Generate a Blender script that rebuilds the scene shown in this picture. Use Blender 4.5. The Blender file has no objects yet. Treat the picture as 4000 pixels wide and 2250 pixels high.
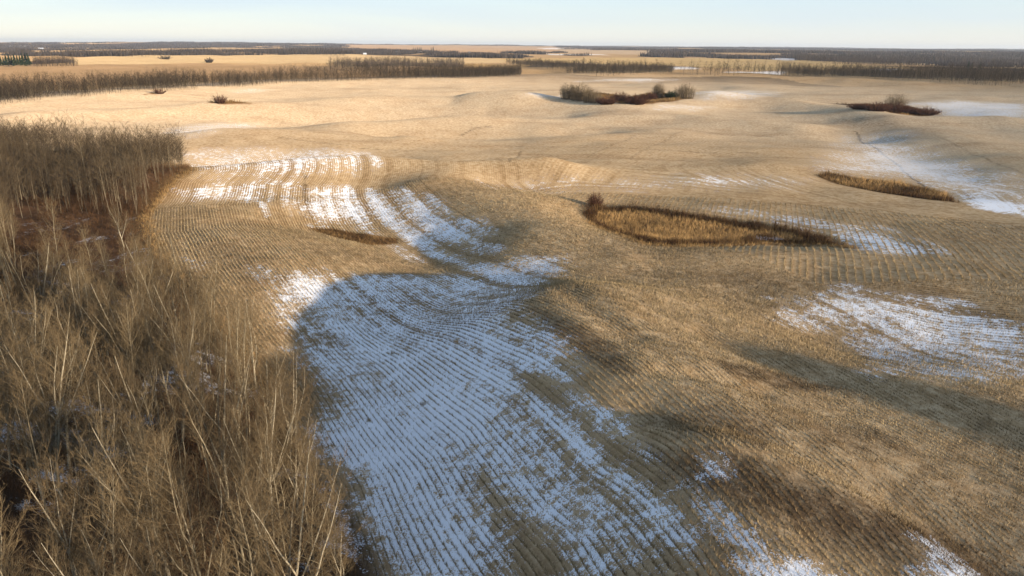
import bpy, math, random
import numpy as np
from mathutils import Matrix, Vector

rng = np.random.default_rng(11)
random.seed(11)
scene = bpy.context.scene
col = scene.collection
R = math.radians

# ------------------------------------------------------------------ camera
CZ = 36.0
PITCH, ROLL, FPX = R(18.37), R(0.42), 1839.0          # FPX: focal length for a picture 2576 wide
fwd = np.array([0, math.cos(PITCH), -math.sin(PITCH)])
right0 = np.array([1.0, 0, 0]); up0 = np.cross(right0, fwd)
right = right0 * math.cos(ROLL) + up0 * math.sin(ROLL)
up = np.cross(right, fwd)
camd = bpy.data.cameras.new('camera'); cam = bpy.data.objects.new('camera', camd); col.objects.link(cam)
cam.matrix_world = Matrix(((right[0], up[0], -fwd[0], 0), (right[1], up[1], -fwd[1], 0),
                           (right[2], up[2], -fwd[2], CZ), (0, 0, 0, 1)))
camd.sensor_width = 36.0; camd.lens = FPX / 2576 * 36.0
camd.clip_start = 0.5; camd.clip_end = 60000
scene.camera = cam

# ------------------------------------------------------------------ light
SUN_EL = R(9.0)
SKY_GAIN = 4.3
HAZE = 4e-5
SUN_DIR = np.array([0.80, -0.60]); SUN_DIR /= np.linalg.norm(SUN_DIR)   # horizontal, towards the sun
world = bpy.data.worlds.new("World"); scene.world = world; world.use_nodes = True
wn = world.node_tree.nodes; wl = world.node_tree.links
bg = wn['Background']; sky = wn.new('ShaderNodeTexSky'); sky.sky_type = 'NISHITA'; sky.sun_disc = False
sky.sun_elevation = SUN_EL; sky.sun_rotation = math.atan2(SUN_DIR[0], SUN_DIR[1])
sky.air_density = 1.0; sky.dust_density = 0.3; sky.ozone_density = 1.5
bg.inputs[1].default_value = 0.14
# a thin milky veil over the clear sky, a little cloudier in long streaks
def wnode(t, **k):
    n = wn.new(t)
    for a, v in k.items(): setattr(n, a, v)
    return n
tc = wnode('ShaderNodeTexCoord'); sep = wnode('ShaderNodeSeparateXYZ'); wl.new(tc.outputs['Generated'], sep.inputs[0])
veil = wnode('ShaderNodeValToRGB'); wl.new(sep.outputs[2], veil.inputs[0])
ve = veil.color_ramp; ve.elements[0].position = 0.0; ve.elements[0].color = (0.74, 0.77, 0.79, 1)
ve.elements[1].position = 1.0; ve.elements[1].color = (0.34, 0.47, 0.70, 1)
for p_, c_ in ((0.03, (0.62, 0.71, 0.79)), (0.09, (0.49, 0.65, 0.83)), (0.35, (0.47, 0.62, 0.82))):
    e_ = ve.elements.new(p_); e_.color = (*c_, 1)
gain = wnode('ShaderNodeMix', data_type='RGBA', blend_type='MULTIPLY'); gain.inputs[0].default_value = 1
wl.new(veil.outputs[0], gain.inputs[6]); gain.inputs[7].default_value = (SKY_GAIN, SKY_GAIN, SKY_GAIN, 1)
mp = wnode('ShaderNodeMapping'); mp.inputs['Scale'].default_value = (1.0, 1.0, 9)
nz = wnode('ShaderNodeTexNoise'); nz.inputs['Scale'].default_value = 2.0; nz.inputs['Detail'].default_value = 5; nz.inputs['Distortion'].default_value = 0.5
rp = wnode('ShaderNodeMapRange'); rp.inputs[1].default_value = 0.3; rp.inputs[2].default_value = 0.75; rp.inputs[3].default_value = 0.74; rp.inputs[4].default_value = 0.92
mx = wnode('ShaderNodeMix', data_type='RGBA')
wl.new(tc.outputs['Generated'], mp.inputs[0]); wl.new(mp.outputs[0], nz.inputs['Vector'])
wl.new(nz.outputs['Fac'], rp.inputs[0]); wl.new(rp.outputs[0], mx.inputs[0])
wl.new(sky.outputs[0], mx.inputs[6]); wl.new(gain.outputs[2], mx.inputs[7])
wl.new(mx.outputs[2], bg.inputs[0])
sl = bpy.data.lights.new('sun', 'SUN'); sl.energy = 4.8; sl.angle = R(0.9); sl.color = (1.0, 0.84, 0.64)
so = bpy.data.objects.new('sun', sl); col.objects.link(so)
sd = Vector((SUN_DIR[0] * math.cos(SUN_EL), SUN_DIR[1] * math.cos(SUN_EL), math.sin(SUN_EL)))
so.rotation_euler = sd.to_track_quat('Z', 'Y').to_euler(); so.location = (0, 0, 80)
scene.view_settings.view_transform = 'Standard'; scene.view_settings.look = 'None'
scene.view_settings.gamma = 1.0; scene.view_settings.use_curve_mapping = False
scene.view_settings.exposure = 1.0
scene.cycles.max_bounces = 4; scene.cycles.transparent_max_bounces = 8

# ------------------------------------------------------------------ terrain
def flat(u, v, z=0.0):
    """where the sight line through photo point (u, v) [2576 wide] meets level z"""
    d = fwd * FPX + right * (u - 1288) + up * (724.5 - v)
    t = (z - CZ) / d[2]
    return (d[0] * t, d[1] * t)

def seg_dist(x, y, pts, closed=False):
    d = np.full(np.shape(x), 1e18)
    n = len(pts)
    for i in range(n if closed else n - 1):
        ax, ay = pts[i]; bx, by = pts[(i + 1) % n]
        vx, vy = bx - ax, by - ay; L = vx * vx + vy * vy + 1e-9
        t = np.clip(((x - ax) * vx + (y - ay) * vy) / L, 0, 1)
        dd = (x - ax - t * vx) ** 2 + (y - ay - t * vy) ** 2
        d = np.minimum(d, dd)
    return np.sqrt(d)

def inside(x, y, pts):
    c = np.zeros(np.shape(x), bool); n = len(pts)
    for i in range(n):
        ax, ay = pts[i]; bx, by = pts[(i + 1) % n]
        if ay == by: continue
        m = ((ay > y) != (by > y)) & (x < (bx - ax) * (y - ay) / (by - ay) + ax)
        c ^= m
    return c

def sdist(x, y, pts):
    d = seg_dist(x, y, pts, True)
    return np.where(inside(x, y, pts), d, -d)        # positive inside

def sstep(a, b, x):
    t = np.clip((x - a) / (b - a), 0, 1); return t * t * (3 - 2 * t)

_perm = np.random.default_rng(5).random((256, 256))
def vnoise(x, y, s, o=0.0):
    x = np.asarray(x) / s + 37.3 + o; y = np.asarray(y) / s + 91.7 - o * 1.7
    xi = np.floor(x).astype(int); yi = np.floor(y).astype(int); fx = x - xi; fy = y - yi
    fx = fx * fx * fx * (fx * (fx * 6 - 15) + 10); fy = fy * fy * fy * (fy * (fy * 6 - 15) + 10)
    g = lambda a, b: _perm[a & 255, b & 255]
    return ((g(xi, yi) * (1 - fx) + g(xi + 1, yi) * fx) * (1 - fy) +
            (g(xi, yi + 1) * (1 - fx) + g(xi + 1, yi + 1) * fx) * fy) * 2 - 1

# (photo polyline, height, half width in metres)
RIDGES = [
    # skyline of the near field, tree belt behind it
    ([(0, 268), (200, 250), (450, 232), (700, 214), (900, 210)], 3.0, 60),
    ([(1100, 205), (1350, 198), (1700, 196)], 3.5, 70),
    ([(1900, 198), (2100, 203), (2700, 219)], 3.5, 60),
    ([(150, 218), (700, 196), (1200, 186), (1600, 180)], -3.0, 60),
    ([(1800, 184), (2600, 197)], -4.0, 70),
    # long swells across the middle of the field
    ([(100, 300), (500, 285), (900, 268), (1150, 262), (1300, 270)], 3.2, 24),
    ([(700, 300), (1100, 288), (1400, 296)], -2.4, 20),
    ([(1100, 232), (1400, 240)], -1.5, 40),
    ([(1250, 262), (1420, 268), (1560, 285), (1800, 262)], 2.8, 24),
    ([(1650, 252), (1900, 258), (2100, 275), (2250, 310), (2500, 312)], 3.2, 22),
    ([(1450, 250), (1700, 240)], -2.2, 22),
    ([(2120, 272), (2350, 282)], -1.8, 22),
    ([(1900, 232), (2200, 240), (2576, 248)], 1.8, 40),
    ([(900, 320), (1300, 300), (1700, 300), (2000, 320)], 2.2, 20),
    ([(560, 345), (1000, 350)], 1.8, 16),
    ([(1000, 340), (1500, 330)], -1.7, 14),
    # crest with the white hollow behind it
    ([(380, 470), (600, 458), (900, 444), (1150, 452), (1350, 450)], 3.8, 14),
    ([(480, 408), (700, 400), (920, 408)], -2.6, 15),
    # slope right, faint snow
    ([(2140, 330), (2250, 370), (2320, 430)], -1.6, 22),
    ([(2350, 340), (2560, 400)], 1.5, 30),
    ([(1700, 400), (1900, 420)], 0.8, 20),
    # hollow with the small slough
    ([(850, 540), (980, 560), (1130, 600)], -3.8, 17),
    ([(1110, 492), (1240, 545), (1310, 610)], 3.2, 13),
    # big slough bowl, second slough
    ([(1560, 560), (1750, 570), (1980, 592)], -1.9, 11),
    ([(2120, 455), (2330, 485)], -1.2, 11),
    ([(1350, 520), (1430, 590), (1600, 650), (1850, 655), (2050, 648), (2300, 690), (2576, 730)], 1.5, 10),
    # left foreground shoulder and valley
    ([(620, 600), (800, 650), (980, 700)], 1.0, 12),
    ([(1000, 740), (930, 850), (920, 1050), (960, 1250), (1000, 1500), (1050, 1900)], -3.6, 22),
    ([(1440, 672), (1400, 730)], 0.5, 8),
    ([(1410, 840), (1460, 920), (1600, 1090), (1760, 1260), (1800, 1500), (1800, 1900)], 6.5, 16.5),
    ([(1700, 790), (1900, 880), (2100, 960), (2450, 1010)], 1.2, 9),
    ([(2130, 830), (2400, 840), (2600, 880)], -2.2, 10),
    ([(1650, 1160), (1900, 1220), (2200, 1330), (2500, 1470)], -0.9, 3.5),
    ([(1700, 1240), (1950, 1310), (2200, 1430), (2350, 1520)], 0.7, 3.5),
    ([(1440, 830), (1500, 890), (1590, 945)], -0.5, 2.2),
    ([(1780, 900), (1900, 945), (2060, 985)], -0.5, 2.2),
    ([(1650, 1060), (1800, 1050), (1900, 1065)], -0.4, 1.8),
]
RW = [([flat(*p) for p in pl], a * (1.35 if max(p[1] for p in pl) < 480 else 1.0), w) for pl, a, w in RIDGES]

def H(x, y):
    x = np.asarray(x, float); y = np.asarray(y, float)
    r = np.hypot(x, y)
    z = np.zeros(x.shape)
    for pl, a, w in RW:
        xs = [p[0] for p in pl]; ys = [p[1] for p in pl]; m = w * 3
        sel = (x > min(xs) - m) & (x < max(xs) + m) & (y > min(ys) - m) & (y < max(ys) + m)
        if sel.any():
            d = seg_dist(x[sel], y[sel], pl)
            t = d / w
            z[sel] += a * np.exp(-t * t)
    z += (vnoise(x, y, 9, 14.2) * 0.42 + vnoise(x, y, 4.5, 3.9) * 0.16) * np.exp(-(((x - 8) / 24) ** 2 + ((y - 60) / 34) ** 2))
    # the rise the drone hangs beside: falls away to the left and ahead
    z += 6.0 * np.exp(-(((x - 62) / 40) ** 2 + ((y + 22) / 38) ** 2))
    n = vnoise(x, y, 85) * 1.4 + vnoise(x, y, 38, 3.1) * 0.85
    z += n * sstep(60, 220, r)
    z += vnoise(x * 0.55, y, 24, 6.4) * 0.65 * sstep(130, 260, r) * sstep(900, 500, r)
    z += vnoise(x, y, 13, 7.7) * 0.22 + vnoise(x, y, 5, 1.7) * 0.07
    z += vnoise(x, y, 420, 9.1) * 5.0 * sstep(650, 1500, r)
    z += vnoise(x, y, 1700, 4.1) * 14.0 * sstep(1500, 4200, r)
    z += (vnoise(x, y, 3800, 2.1) * 0.5 + 0.5) * 26.0 * sstep(5000, 10000, r)
    z += 16.0 * np.exp(-(((x + 5200) / 2800) ** 2 + ((y - 9500) / 2200) ** 2))
    return z

_ts = np.geomspace(34, 22000, 2600)
def at(u, v):
    """ground point seen at photo point (u, v)"""
    d = fwd * FPX + right * (u - 1288) + up * (724.5 - v); d = d / math.hypot(d[0], d[1])
    X = d[0] * _ts; Y = d[1] * _ts; Z = CZ + d[2] * _ts
    below = np.nonzero(Z < H(X, Y))[0]
    if len(below) == 0 or d[2] >= 0: i = len(_ts) - 1; return (X[i], Y[i])
    i = below[0]
    if i == 0: return (X[0], Y[0])
    lo, hi = _ts[i - 1], _ts[i]
    for _ in range(14):
        m = (lo + hi) / 2
        if CZ + d[2] * m < float(H(np.array([d[0] * m]), np.array([d[1] * m]))[0]): hi = m
        else: lo = m
    return (d[0] * hi, d[1] * hi)
def path(*pts): return [at(*p) for p in pts]
def h1(x, y): return float(H(np.array([x]), np.array([y]))[0])

# ------------------------------------------------------------------ land use, all in ground coordinates
EDGE = path((60, 366), (210, 385), (330, 400), (410, 408), (470, 418), (480, 430), (440, 452), (395, 500), (362, 552), (392, 625), (440, 700), (530, 800),
            (620, 900), (690, 1000), (748, 1100), (812, 1220), (880, 1350), (935, 1449))
EDGE = [at(-140, 350), ] + EDGE
ex, ey = EDGE[-1]
EDGE = EDGE + [(ex + 1.0, ey - 12), (ex + 3, ey - 40), (ex + 6, ey - 90)]
GUIDE = EDGE[:7] + [(-85.5, 184), (-80.5, 163), (-70, 139), (-56, 114), (-42.5, 93), (-30.5, 75), (-20, 56), (-12.5, 38), (-7, 15), (-3, -30)]   # the line the machine followed
WOOD = EDGE + [(-260, EDGE[-1][1]), (-420, 200), (-330, EDGE[0][1] + 30)]
CLEARING = path((40, 560), (120, 535), (250, 545), (370, 545), (385, 620), (405, 700), (345, 790), (200, 810), (50, 780))
SLOUGH = path((1462, 533), (1500, 521), (1600, 524), (1760, 545), (1950, 572), (2080, 600), (2150, 622), (2060, 616), (1930, 610), (1700, 618), (1620, 612), (1560, 590), (1480, 556))
SLOUGH2 = path((2052, 442), (2080, 433), (2150, 447), (2260, 458), (2380, 485), (2412, 510), (2340, 503), (2230, 487), (2120, 466))
SLOUGH3 = path((770, 572), (840, 575), (930, 590), (1000, 600), (1003, 612), (930, 618), (850, 600))
THICKET = path((1412, 242), (1480, 250), (1560, 262), (1640, 262), (1740, 246), (1700, 240), (1560, 240), (1480, 232))
THICKET2 = path((2090, 260), (2170, 268), (2240, 284), (2340, 290), (2365, 288), (2300, 270), (2240, 262))
ISLET = path((522, 258), (560, 262), (636, 260), (600, 256), (556, 254))
ISLET2 = path((352, 240), (400, 236), (412, 233), (380, 234))
SNOW = [  # (outline, strength, soft edge m)
    (path((640, 668), (720, 690), (800, 678), (870, 695), (960, 690), (1090, 690), (1170, 655), (1260, 650), (1425, 645), (1390, 715), (1300, 780), (1300, 850),
          (1370, 900), (1350, 985), (1230, 1080), (1210, 1200), (1290, 1300), (1360, 1449), (1400, 1600), (1000, 1600), (965, 1449), (880, 1290), (800, 1160), (750, 1090),
          (800, 1040), (790, 970), (735, 880), (700, 790), (690, 740)), 0.78, 3.5),
    (path((860, 800), (1150, 790), (1290, 900), (1250, 1050), (1000, 1250), (850, 1130), (800, 1080), (860, 1000)), 0.35, 6.0),
    (path((1220, 1060), (1350, 960), (1440, 1000), (1560, 1090), (1660, 1170), (1780, 1280), (1900, 1370), (1700, 1420), (1560, 1449), (1400, 1449), (1290, 1300), (1200, 1200)), 0.66, 2.2),
    (path((1310, 780), (1420, 850), (1440, 950), (1330, 960), (1240, 850)), 0.62, 2.0),
    (path((1745, 1150), (1810, 1150), (1840, 1195), (1760, 1205)), 0.75, 1.0),
    (path((1830, 1400), (1960, 1400), (2120, 1449), (2100, 1560), (1820, 1560)), 0.85, 1.5),
    (path((2280, 1350), (2380, 1370), (2500, 1449), (2520, 1560), (2330, 1560)), 0.7, 1.2),
    (path((430, 475), (560, 462), (760, 447), (765, 520), (600, 508), (430, 512)), 0.50, 4.0),
    (path((645, 505), (668, 505), (680, 545), (668, 545)), 0.95, 0.6),
    (path((762, 470), (860, 470), (1010, 480), (1090, 515), (1270, 580), (1190, 612), (1020, 628), (985, 592), (850, 565), (800, 572), (765, 530)), 0.70, 4.5),
    (path((1010, 625), (1200, 612), (1300, 640), (1200, 660), (1050, 655)), 0.6, 3.0),
    (path((440, 380), (640, 368), (920, 382), (960, 410), (880, 432), (500, 446)), 0.55, 8.0),
    (path((400, 330), (480, 312), (660, 312), (560, 330), (470, 350)), 0.45, 9.0),
    (path((2000, 770), (2130, 728), (2420, 770), (2600, 830), (2600, 960), (2420, 965), (2200, 935), (2130, 890), (2160, 830), (1960, 805)), 0.72, 4.0),
    (path((1940, 750), (2130, 715), (2200, 740), (2000, 780)), 0.5, 1.8),
    (path((2420, 815), (2600, 900), (2600, 960), (2440, 890)), 0.6, 2.0),
    (path((2140, 345), (2260, 330), (2380, 400), (2520, 430), (2600, 480), (2600, 535), (2430, 505), (2300, 450), (2060, 425), (2100, 380)), 0.58, 16.0),
    (path((2200, 385), (2330, 400), (2420, 450), (2300, 445)), 0.35, 8.0),
    (path((2410, 505), (2470, 498), (2600, 515), (2600, 545), (2440, 525)), 0.95, 3.0),
    (path((2100, 590), (2180, 590), (2400, 630), (2260, 645), (2160, 630)), 0.6, 4.0),
    (path((1740, 525), (1900, 525), (2200, 570), (2350, 610), (2200, 600), (2000, 572)), 0.36, 6.0),
    (path((1200, 450), (1700, 440), (2060, 450), (2000, 480), (1500, 480), (1200, 475)), 0.24, 10.0),
    (path((1745, 240), (1800, 228), (1960, 232), (1900, 246), (1760, 250)), 0.6, 18.0),
    (path((2280, 262), (2400, 252), (2600, 262), (2600, 292), (2420, 292), (2340, 278)), 0.75, 16.0),
    (path((1320, 243), (1412, 238), (1414, 248), (1360, 248)), 0.6, 8.0),
    (path((1640, 264), (1800, 268), (1760, 278), (1640, 276)), 0.5, 10.0),
    (path((560, 225), (640, 222), (700, 226), (600, 236)), 0.35, 14.0),
    (path((1450, 205), (1700, 200), (1640, 206)), 0.7, 20.0),
    (path((440, 648), (480, 640), (530, 660), (500, 680)), 0.72, 1.5),
    (path((655, 668), (685, 668), (700, 690), (670, 690)), 0.8, 1.0),
    (path((1900, 594), (1980, 598), (1970, 604), (1910, 602)), 1.2, 0.6),
]
DARK = [  # darker, weedier stubble; lower-right bands also paint in the shade of dips
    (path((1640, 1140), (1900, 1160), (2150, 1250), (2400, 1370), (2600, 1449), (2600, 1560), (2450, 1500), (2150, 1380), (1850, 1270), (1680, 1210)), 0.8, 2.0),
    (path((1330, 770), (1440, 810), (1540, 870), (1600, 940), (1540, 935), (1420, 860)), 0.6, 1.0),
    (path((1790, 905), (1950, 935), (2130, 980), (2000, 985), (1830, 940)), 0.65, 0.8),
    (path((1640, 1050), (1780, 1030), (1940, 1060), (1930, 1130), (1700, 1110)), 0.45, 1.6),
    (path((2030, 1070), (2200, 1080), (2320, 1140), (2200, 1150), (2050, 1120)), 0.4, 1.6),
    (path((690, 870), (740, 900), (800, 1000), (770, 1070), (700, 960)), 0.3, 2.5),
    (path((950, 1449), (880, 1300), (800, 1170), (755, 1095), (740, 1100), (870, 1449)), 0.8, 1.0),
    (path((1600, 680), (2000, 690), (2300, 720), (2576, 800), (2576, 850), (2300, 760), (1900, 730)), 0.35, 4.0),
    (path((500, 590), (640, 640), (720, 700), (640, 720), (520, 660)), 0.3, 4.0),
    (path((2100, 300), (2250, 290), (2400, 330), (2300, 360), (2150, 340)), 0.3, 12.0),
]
TRAILS = [  # trodden and wheel-marked lines: photo line, strength, half width m
    (path((2150, 330), (2190, 365), (2240, 400), (2275, 432), (2330, 475)), 0.8, 0.5),
    (path((1005, 597), (1060, 584), (1110, 580), (1180, 568)), 0.7, 0.35),
    (path((650, 515), (662, 540), (700, 575), (770, 620), (850, 660)), 0.45, 0.3),
    (path((765, 440), (765, 470), (772, 520)), 0.5, 0.5),
    (path((1160, 340), (1200, 322), (1240, 318)), 0.5, 0.7), (path((700, 345), (900, 372), (1100, 380)), 0.35, 0.6),
    (path((1280, 405), (1310, 380)), 0.5, 0.5), (path((1480, 395), (1600, 340)), 0.3, 0.5), (path((1580, 400), (1720, 330)), 0.3, 0.5),
    (path((1180, 360), (1500, 372), (1900, 385)), 0.3, 0.7), (path((1500, 330), (2000, 345)), 0.28, 0.7), (path((1750, 900), (1500, 790), (1330, 730)), 0.4, 0.5),
    (path((1500, 690), (1900, 760), (2050, 800)), 0.4, 0.4), (path((960, 1000), (1060, 1090), (1180, 1160)), 0.35, 0.25), (path((2500, 1050), (2300, 1200), (2200, 1290)), 0.3, 0.4),
    (path((2350, 340), (2450, 390), (2576, 440)), 0.3, 0.6),
]
FIELDS = [  # far fields: outline, colour
    (path((0, 166), (500, 160), (900, 166), (1300, 172), (1290, 186), (900, 192), (400, 205), (0, 235)), (0.31, 0.21, 0.12)),
    (path((180, 146), (600, 139), (1000, 140), (1280, 150), (1260, 158), (900, 158), (200, 163)), (0.47, 0.35, 0.20)),
    (path((60, 128), (400, 122), (700, 119), (860, 122), (700, 126), (400, 132), (80, 138)), (0.46, 0.32, 0.17)),
    (path((860, 112), (1400, 116), (1420, 132), (1170, 135), (900, 124)), (0.40, 0.27, 0.16)),
    (path((1240, 146), (1700, 145), (2000, 150), (2300, 172), (1900, 178), (1700, 165), (1300, 155)), (0.47, 0.34, 0.17)),
    (path((1400, 122), (1640, 128), (1640, 138), (1420, 134)), (0.44, 0.33, 0.22)),
    (path((1180, 160), (1330, 162), (1290, 180), (1160, 178)), (0.36, 0.24, 0.11)),
]
FARSNOW = [path((1360, 135), (1500, 136), (1540, 139), (1380, 138)), path((1680, 169), (1740, 168), (1760, 174), (1690, 175)), path((1930, 147), (2030, 148), (1990, 152)),
           path((2380, 147), (2576, 152), (2576, 158), (2420, 151)), path((1820, 181), (1980, 178), (1900, 185)), path((2170, 176), (2300, 173), (2240, 180)),
           path((1350, 121), (1420, 121), (1400, 124)), path((0, 116), (130, 115), (60, 118)), path((180, 112), (300, 112), (240, 114))]

# ------------------------------------------------------------------ mesh helpers
def link(name, me, mats, parent=None):
    o = bpy.data.objects.new(name, me); col.objects.link(o)
    for m in mats:
        if m.name not in [k.name for k in me.materials if k]: me.materials.append(m)
    if parent: o.parent = parent
    return o
def mesh_np(name, V, F, smooth=False, attrs=None, matidx=None):
    """V (n,3), F (m,3|4)"""
    V = np.asarray(V, np.float32); F = np.asarray(F, np.int32)
    me = bpy.data.meshes.new(name); k = F.shape[1]
    me.vertices.add(len(V)); me.vertices.foreach_set('co', V.ravel())
    me.loops.add(F.size); me.loops.foreach_set('vertex_index', F.ravel())
    me.polygons.add(len(F)); me.polygons.foreach_set('loop_start', np.arange(len(F), dtype=np.int32) * k)
    me.polygons.foreach_set('loop_total', np.full(len(F), k, np.int32))
    if smooth: me.polygons.foreach_set('use_smooth', np.ones(len(F), bool))
    if matidx is not None: me.polygons.foreach_set('material_index', np.asarray(matidx, np.int32))
    me.update(calc_edges=True)
    for nm, a in (attrs or {}).items():
        a = np.asarray(a, np.float32)
        if a.ndim == 1:
            at_ = me.attributes.new(nm, 'FLOAT', 'POINT'); at_.data.foreach_set('value', a)
        else:
            at_ = me.attributes.new(nm, 'FLOAT_VECTOR', 'POINT'); at_.data.foreach_set('vector', a.ravel())
    return me
def tag(o, label, cat=None, group=None, kind=None):
    o['label'] = label
    if cat: o['category'] = cat
    if group: o['group'] = group
    if kind: o['kind'] = kind
    return o

# ------------------------------------------------------------------ materials
class NT:
    def __init__(s, name):
        s.m = bpy.data.materials.new(name); s.m.use_nodes = True; s.t = s.m.node_tree; s.n = s.t.nodes; s.l = s.t.links
        s.b = s.n['Principled BSDF']; s.b.inputs['Roughness'].default_value = 0.9
        s.b.inputs['Specular IOR Level'].default_value = 0.15
    def new(s, t, **k):
        n = s.n.new(t)
        for a, v in k.items(): setattr(n, a, v)
        return n
    def put(s, sock, v):
        if hasattr(v, 'is_linked') or isinstance(v, bpy.types.NodeSocket): s.l.new(v, sock)
        else: sock.default_value = v
    def math(s, op, a, b=0.0, c=None, clamp=False):
        n = s.new('ShaderNodeMath', operation=op, use_clamp=clamp); s.put(n.inputs[0], a); s.put(n.inputs[1], b)
        if c is not None: s.put(n.inputs[2], c)
        return n.outputs[0]
    def attr(s, nm, vec=False):
        n = s.new('ShaderNodeAttribute', attribute_name=nm); return n.outputs['Vector' if vec else 'Fac']
    def noise(s, vec, scale, detail=2, rough=0.5, dim='3D', dist=0.0):
        n = s.new('ShaderNodeTexNoise', noise_dimensions=dim)
        if dim == '1D': s.put(n.inputs['W'], vec)
        else: s.put(n.inputs['Vector'], vec)
        n.inputs['Scale'].default_value = scale; n.inputs['Detail'].default_value = detail; n.inputs['Roughness'].default_value = rough
        n.inputs['Distortion'].default_value = dist
        return n.outputs['Fac']
    def mix(s, f, a, b, mode='MIX'):
        n = s.new('ShaderNodeMix', data_type='RGBA', blend_type=mode); s.put(n.inputs[0], f)
        for k, v in ((6, a), (7, b)):
            if isinstance(v, tuple): v = (*v, 1) if len(v) == 3 else v
            s.put(n.inputs[k], v)
        return n.outputs[2]
    def ramp(s, v, a, b, lo=0.0, hi=1.0):
        n = s.new('ShaderNodeMapRange', interpolation_type='SMOOTHSTEP'); s.put(n.inputs[0], v); n.inputs[1].default_value = a; n.inputs[2].default_value = b
        n.inputs[3].default_value = lo; n.inputs[4].default_value = hi; return n.outputs[0]

def ground_material():
    g = NT('stubble_ground')
    P = g.new('ShaderNodeNewGeometry').outputs['Position']
    base = g.attr('base', True); snow = g.attr('snow'); ph = [g.attr('ph0'), g.attr('ph1'), g.attr('ph2')]
    w1 = g.attr('w1'); w2 = g.attr('w2'); rowamt = g.attr('rowamt'); dark = g.attr('dark'); bandamt = g.attr('bandamt')
    n_w = g.noise(P, 0.35, 3); n_f = g.noise(P, 5.5, 4, 0.65); n_m = g.noise(P, 0.9, 4, 0.6); n_l = g.noise(P, 0.08, 4, 0.55); n_x = g.noise(P, 14.0, 2, 0.6)
    def rows(p, sp):
        q = g.math('ADD', p, g.math('MULTIPLY', n_w, 0.35)); q = g.math('ADD', q, g.math('MULTIPLY', n_f, 0.26))
        return g.math('MULTIPLY_ADD', g.math('COSINE', g.math('MULTIPLY', q, 6.2832 / sp)), 0.5, 0.5)
    r0, r1, r2 = rows(ph[0], 1.2), rows(ph[1], 0.60), rows(ph[2], 0.95)
    def lerp(f, a, b): return g.math('ADD', g.math('MULTIPLY', a, g.math('SUBTRACT', 1.0, f)), g.math('MULTIPLY', b, f))
    row = lerp(w2, lerp(w1, r0, r1), r2)
    # passes of the machine: bands several rows wide
    s0, s1, s2 = g.noise(ph[0], 0.22, 3, 0.6, '1D'), g.noise(ph[1], 0.30, 3, 0.6, '1D'), g.noise(ph[2], 0.35, 3, 0.6, '1D')
    band = lerp(w2, lerp(w1, s0, s1), s2)
    row_v = g.math('MULTIPLY', g.math('MULTIPLY', row, rowamt), g.ramp(g.noise(P, 0.16, 3), 0.3, 0.6, 0.5, 1.0))
    # straw: light tops, dark soil and chaff; row lines also paint shade under stubble
    c = g.mix(g.ramp(n_m, 0.30, 0.70), base, g.mix(1.0, base, (0.72, 0.66, 0.58), 'MULTIPLY'))
    c = g.mix(g.ramp(n_f, 0.42, 0.70, 0.0, 0.5), c, g.mix(1.0, base, (0.40, 0.34, 0.28), 'MULTIPLY'))
    c = g.mix(g.math('MULTIPLY', row_v, 0.74), c, g.mix(1.0, base, (0.36, 0.29, 0.22), 'MULTIPLY'))
    c = g.mix(g.math('MULTIPLY', bandamt, g.ramp(band, 0.45, 0.68, 0.0, 0.38)), c, g.mix(1.0, c, (0.55, 0.48, 0.40), 'MULTIPLY'))
    c = g.mix(g.ramp(n_l, 0.42, 0.72, 0.0, 0.3), c, g.mix(1.0, c, (0.72, 0.62, 0.52), 'MULTIPLY'))
    c = g.mix(g.ramp(g.noise(P, 0.45, 5, 0.7), 0.46, 0.70, 0.0, 0.32), c, g.mix(1.0, c, (0.62, 0.55, 0.47), 'MULTIPLY'))
    st = g.new('ShaderNodeMapping'); g.l.new(P, st.inputs[0]); st.inputs['Rotation'].default_value = (0, 0, 0.12); st.inputs['Scale'].default_value = (0.013, 0.055, 0.02)
    c = g.mix(g.ramp(g.noise(st.outputs[0], 1.0, 5, 0.62, dist=0.6), 0.50, 0.68, 0.0, 0.42), c, g.mix(1.0, c, (0.60, 0.54, 0.50), 'MULTIPLY'))
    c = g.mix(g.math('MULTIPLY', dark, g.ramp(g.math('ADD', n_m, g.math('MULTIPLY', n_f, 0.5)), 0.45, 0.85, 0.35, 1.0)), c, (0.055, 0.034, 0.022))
    # snow between the rows
    k = g.math('ADD', snow, g.math('MULTIPLY', g.math('SUBTRACT', n_m, 0.5), 2.5))
    k = g.math('ADD', k, g.math('MULTIPLY', g.math('SUBTRACT', n_f, 0.5), 2.3))
    k = g.math('SUBTRACT', k, g.math('MULTIPLY', row_v, g.ramp(g.noise(P, 0.11, 3), 0.35, 0.62, 0.12, 0.5)))
    k = g.math('SUBTRACT', k, g.math('MULTIPLY', bandamt, g.math('MULTIPLY', g.math('SUBTRACT', band, 0.5), 1.8)))
    k = g.math('ADD', k, g.math('MULTIPLY', g.math('SUBTRACT', n_x, 0.5), 1.6))
    k = g.math('ADD', k, g.math('MULTIPLY', g.math('SUBTRACT', n_l, 0.5), 1.0))
    cov = g.math('MULTIPLY', g.ramp(k, 0.42, 0.66, 0.0, 0.9), g.ramp(snow, 0.02, 0.25))
    cov = g.math('MULTIPLY', cov, g.math('MULTIPLY_ADD', g.attr('bandamt'), 0.36, 0.56))
    c = g.mix(cov, c, (0.80, 0.82, 0.86))
    g.l.new(c, g.b.inputs['Base Color'])
    hgt = g.math('SUBTRACT', g.math('MULTIPLY', n_f, 0.20), g.math('MULTIPLY', row_v, 0.08))
    hgt = g.math('ADD', hgt, g.math('MULTIPLY', n_m, 0.10))
    bp = g.new('ShaderNodeBump'); bp.inputs['Strength'].default_value = 0.8; bp.inputs['Distance'].default_value = 1.0
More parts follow.
